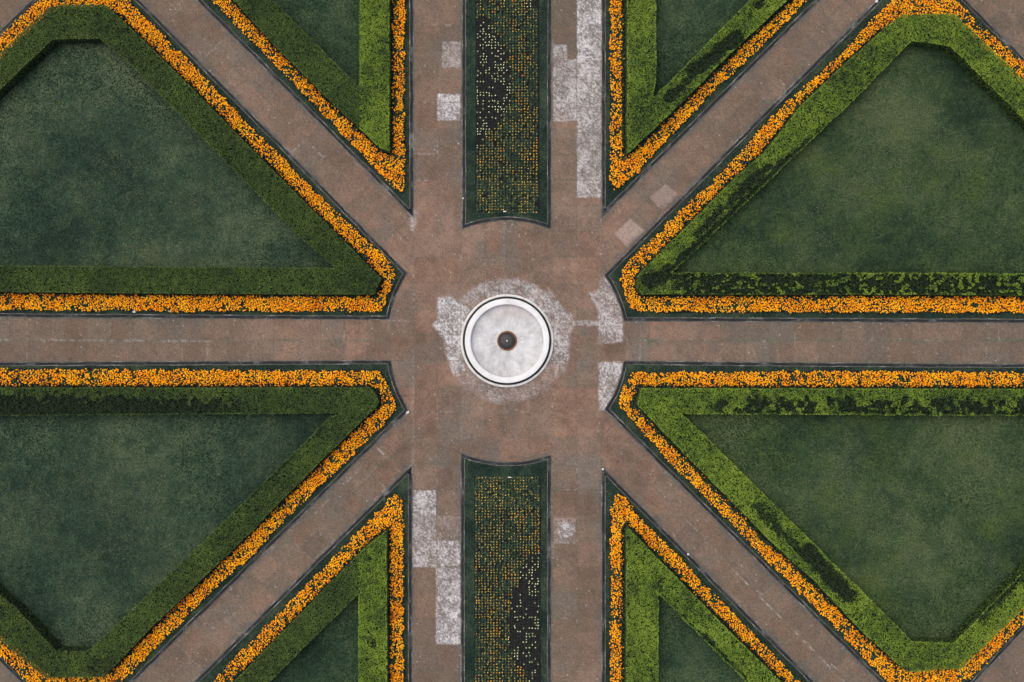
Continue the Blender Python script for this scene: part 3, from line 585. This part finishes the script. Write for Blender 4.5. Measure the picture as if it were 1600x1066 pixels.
planting('S', 742, 844, 745, 1300, PALE_S, 'long dark soil bed of bedding plants set in grass below the fountain', 'pale yellow young plant on bare black soil in the bed below the fountain', 'small orange marigold plant in the rows at the fountain end of the lower bed')

# ---------------------------------------------------------------- fountain
def lathe(name, prof, mt, parent, seg=160, smooth=True):
    prof = np.array(prof, float); n = len(prof); a = np.arange(seg) * 2 * math.pi / seg
    V = np.stack([prof[:, 0][None] * np.cos(a)[:, None], prof[:, 0][None] * np.sin(a)[:, None], np.repeat(prof[:, 1][None], seg, 0)], -1).reshape(-1, 3)
    V[:, 0] += parent.location[0]; V[:, 1] += parent.location[1]
    i = np.arange(seg)[:, None] * n; j = ((np.arange(seg) + 1) % seg)[:, None] * n; k = np.arange(n - 1)[None]
    F = np.stack([i + k, j + k, j + k + 1, i + k + 1], -1).reshape(-1, 4)
    return mesh_obj(name, V, [F], mt, parent, smooth=smooth)
M['white'] = noisy('white_painted_stone', [(.3, (.58, .585, .58)), (.55, (.68, .69, .69)), (.8, (.74, .75, .755))], 1.5, .7, .3, (18, .92, 1.06), .002)
M['plinth'] = noisy('weathered_pale_stone', [(.25, (.42, .41, .38)), (.5, (.64, .64, .62)), (.75, (.73, .735, .73))], 2.6, .8, .3, (25, .85, 1.12), .003)
M['moss'] = noisy('damp_mossy_channel', [(.3, (.012, .015, .013)), (.55, (.03, .034, .03)), (.8, (.09, .09, .08))], 3.0, .8, .3, (30, .6, 1.4), .004)
M['rust'] = noisy('rusty_ring', [(.3, (.10, .045, .025)), (.6, (.26, .12, .065)), (.8, (.40, .24, .16))], 7, .85, .2, (40, .7, 1.3), .004)
M['bronze'] = noisy('blackened_metal', [(.3, (.012, .012, .013)), (.7, (.035, .035, .036))], 8, .55, .5, (40, .8, 1.2), .002)
m, t, b = mat('streaked_basin_floor', .55, .35)
fc = W((792.3, 532.7)); g = t.nodes.new('ShaderNodeNewGeometry'); sb = t.nodes.new('ShaderNodeVectorMath'); sb.operation = 'SUBTRACT'; sb.inputs[1].default_value = (fc[0], fc[1], 0)
t.links.new(g.outputs['Position'], sb.inputs[0]); sx = t.nodes.new('ShaderNodeSeparateXYZ'); t.links.new(sb.outputs[0], sx.inputs[0])
ang = t.nodes.new('ShaderNodeMath'); ang.operation = 'ARCTAN2'; t.links.new(sx.outputs[1], ang.inputs[0]); t.links.new(sx.outputs[0], ang.inputs[1])
cv = t.nodes.new('ShaderNodeCombineXYZ'); ln = t.nodes.new('ShaderNodeVectorMath'); ln.operation = 'LENGTH'; t.links.new(sb.outputs[0], ln.inputs[0])
s1 = t.nodes.new('ShaderNodeMath'); s1.operation = 'SINE'; c1 = t.nodes.new('ShaderNodeMath'); c1.operation = 'COSINE'; t.links.new(ang.outputs[0], s1.inputs[0]); t.links.new(ang.outputs[0], c1.inputs[0])
t.links.new(s1.outputs[0], cv.inputs[0]); t.links.new(c1.outputs[0], cv.inputs[1]); rl = t.nodes.new('ShaderNodeMath'); rl.operation = 'MULTIPLY'; rl.inputs[1].default_value = .35; t.links.new(ln.outputs[1], rl.inputs[0]); t.links.new(rl.outputs[0], cv.inputs[2])
n1 = noise(t, 7.0, 7, .62, cv.outputs[0]); n2 = noise(t, 1.7, 8, .7)
r1 = ramp(t, [(.3, (.41, .42, .43)), (.5, (.47, .485, .495)), (.7, (.55, .565, .575))]); t.links.new(n1.outputs[0], r1.inputs[0])
r2 = ramp(t, [(.36, (.72, .69, .67)), (.5, (.98, .98, .98)), (.64, (1.22, 1.22, 1.22))]); t.links.new(n2.outputs[0], r2.inputs[0])
col = mixc(t, 'MULTIPLY', .8, r1.outputs[0], r2.outputs[0])
# floor colour turns browner towards the upper wall
gy = t.nodes.new('ShaderNodeMapRange'); gy.inputs[1].default_value = .75; gy.inputs[2].default_value = 1.75; t.links.new(sx.outputs[1], gy.inputs[0]); n5 = noise(t, 2.2, 5, .6)
ml = t.nodes.new('ShaderNodeMath'); ml.operation = 'MULTIPLY'; t.links.new(gy.outputs[0], ml.inputs[0]); t.links.new(n5.outputs[0], ml.inputs[1])
col = mixc(t, 'MIX', ml.outputs[0], col, (.40, .33, .29)); t.links.new(col, b.inputs['Base Color']); M['basin'] = m
f = empty('fountain', float(fc[0]), float(fc[1]), 0.0); tag(f, 'round white stone fountain basin with a dark metal centre in the middle of the plaza', 'fountain')
lathe('plinth', [(2.165, -.01), (2.18, .10), (2.17, .125), (2.15, .13), (2.085, .13), (2.075, .12), (2.07, .03)], M['plinth'], f)
lathe('channel', [(2.08, .035), (1.93, .035)], M['moss'], f)
lathe('rim', [(1.94, .02), (1.94, .36), (1.955, .40), (1.965, .43), (1.96, .455), (1.945, .46), (1.72, .46), (1.70, .452), (1.692, .43), (1.70, .10)], M['white'], f)
rr = np.linspace(1.71, .40, 14); lathe('basin_floor', [(r, .13 - .05 * (1 - ((r - .4) / 1.31) ** 2) ) for r in rr], M['basin'], f)
lathe('rust_ring', [(.465, .07), (.45, .165), (.41, .172), (.375, .10)], M['rust'], f, 72)
gb = lathe('grating', [(.385, .14), (.36, .20), (.20, .235), (.05, .25), (.001, .25)], M['bronze'], f, 64)
for i in range(12):
    a = i * math.pi / 6 + .1; ca, sa = math.cos(a), math.sin(a); pts = []
    for r_, z_ in ((.05, .265), (.20, .255), (.375, .215)):
        for s_, zz in ((-.010, z_ - .03), (-.010, z_), (.010, z_), (.010, z_ - .03)): pts.append((fc[0] + r_ * ca - s_ * sa, fc[1] + r_ * sa + s_ * ca, zz))
    F = [[k * 4 + q, k * 4 + (q + 1) % 4, k * 4 + 4 + (q + 1) % 4, k * 4 + 4 + q] for k in range(2) for q in range(4)] + [[3, 2, 1, 0], [8, 9, 10, 11]]
    rb = mesh_obj('rib', pts, [np.array(F)], M['bronze'], f); rb.parent = gb; rb.location = (0, 0, 0)
    # ribs are sub-parts of the grating, which shares the fountain's origin
lathe('nozzle', [(.045, .24), (.040, .30), (.030, .33), (.028, .42), (.02, .43), (.001, .43)], M['white'], f, 24)
def box_geo(cx_, cy_, z0, z1, hx, hy, bev=.1):
    b_ = min(hx, hy) * bev * 2; V = []
    for z_, e in ((z0, 0), (z1 - b_, 0), (z1, b_)):
        for sx_, sy_ in ((-1, -1), (1, -1), (1, 1), (-1, 1)): V.append((cx_ + sx_ * (hx - e), cy_ + sy_ * (hy - e), z_))
    F = [[k * 4 + q, k * 4 + (q + 1) % 4, k * 4 + 4 + (q + 1) % 4, k * 4 + 4 + q] for k in range(2) for q in range(4)] + [[8, 9, 10, 11]]
    return np.array(V), np.array(F)
V, F = box_geo(float(W((793.7, 470))[0]), float(W((793.7, 470))[1]), .455, .50, .065, .055); mesh_obj('rim_outlet', V, [F], M['white'], f)

# ---------------------------------------------------------------- small things
def plant_sign(px, py, label):
    x, y = W((px, py), .35); r = empty('plant_label', float(x), float(y), .06); tag(r, label, 'plant label')
    V, F = box_geo(x, y, .34, .355, .075, .022); mesh_obj('plate', V, [F], M['white'], r)
    V, F = box_geo(x, y, .05, .34, .01, .01); mesh_obj('stake', V, [F], M['bronze'], r)
plant_sign(788.5, 330.5, 'small white plant label at the fountain end of the upper bed')
plant_sign(796, 746, 'small white plant label at the fountain end of the lower bed')
def cap(px, py, label, r_=.045):
    x, y = W((px, py), .1); r = empty('corner_marker', float(x), float(y), 0); tag(r, label, 'marker')
    lathe('cap', [(r_ * 1.2, .04), (r_ * 1.15, .09), (r_ * .8, .115), (.001, .12)], M['white'], r, 20)
cap(1075.5, 866.5, 'white round marker on the kerb of the slanting lower right path')
cap(942, 733.5, 'white round marker at the tip of the bottom right narrow bed')
cap(1370, 2, 'white round marker on the kerb at the top right edge', .06)
cap(723.5, 310, 'white round marker on the left kerb of the upper central bed', .035)
def scrap(px, py, sx_, sy_, rot, label):
    x, y = W((px, py), .1); n = 9; a = np.arange(n) * 2 * math.pi / n; rr_ = .5 + rng.uniform(-.28, .3, n)
    X = rr_ * np.cos(a) * sx_; Y = rr_ * np.sin(a) * sy_; c, s = math.cos(rot), math.sin(rot)
    top = np.c_[x + X * c - Y * s, y + X * s + Y * c, .075 + rng.uniform(0, .035, n)]; ce = np.array([[x, y, .105]]); bot = top.copy(); bot[:, 2] -= .006
    V = np.concatenate([top, ce, bot]); k = np.arange(n); j = (k + 1) % n
    o = mesh_obj('litter_scrap', V, [np.stack([k, j, np.full(n, n)], 1), np.stack([k + n + 1, j + n + 1, j, k], 1)], M['plinth']); tag(o, label, 'litter', 'scraps lying beside the left path')
scrap(210, 486.5, .22, .12, .6, 'crumpled pale scrap on the verge above the left path, the left one of two')
scrap(265, 486.5, .20, .08, 0, 'crumpled pale scrap on the verge above the left path, the right one of two')
scrap(637, 644, .20, .09, .75, 'pale scrap on the kerb corner at the tip of the lower left lawn bed')
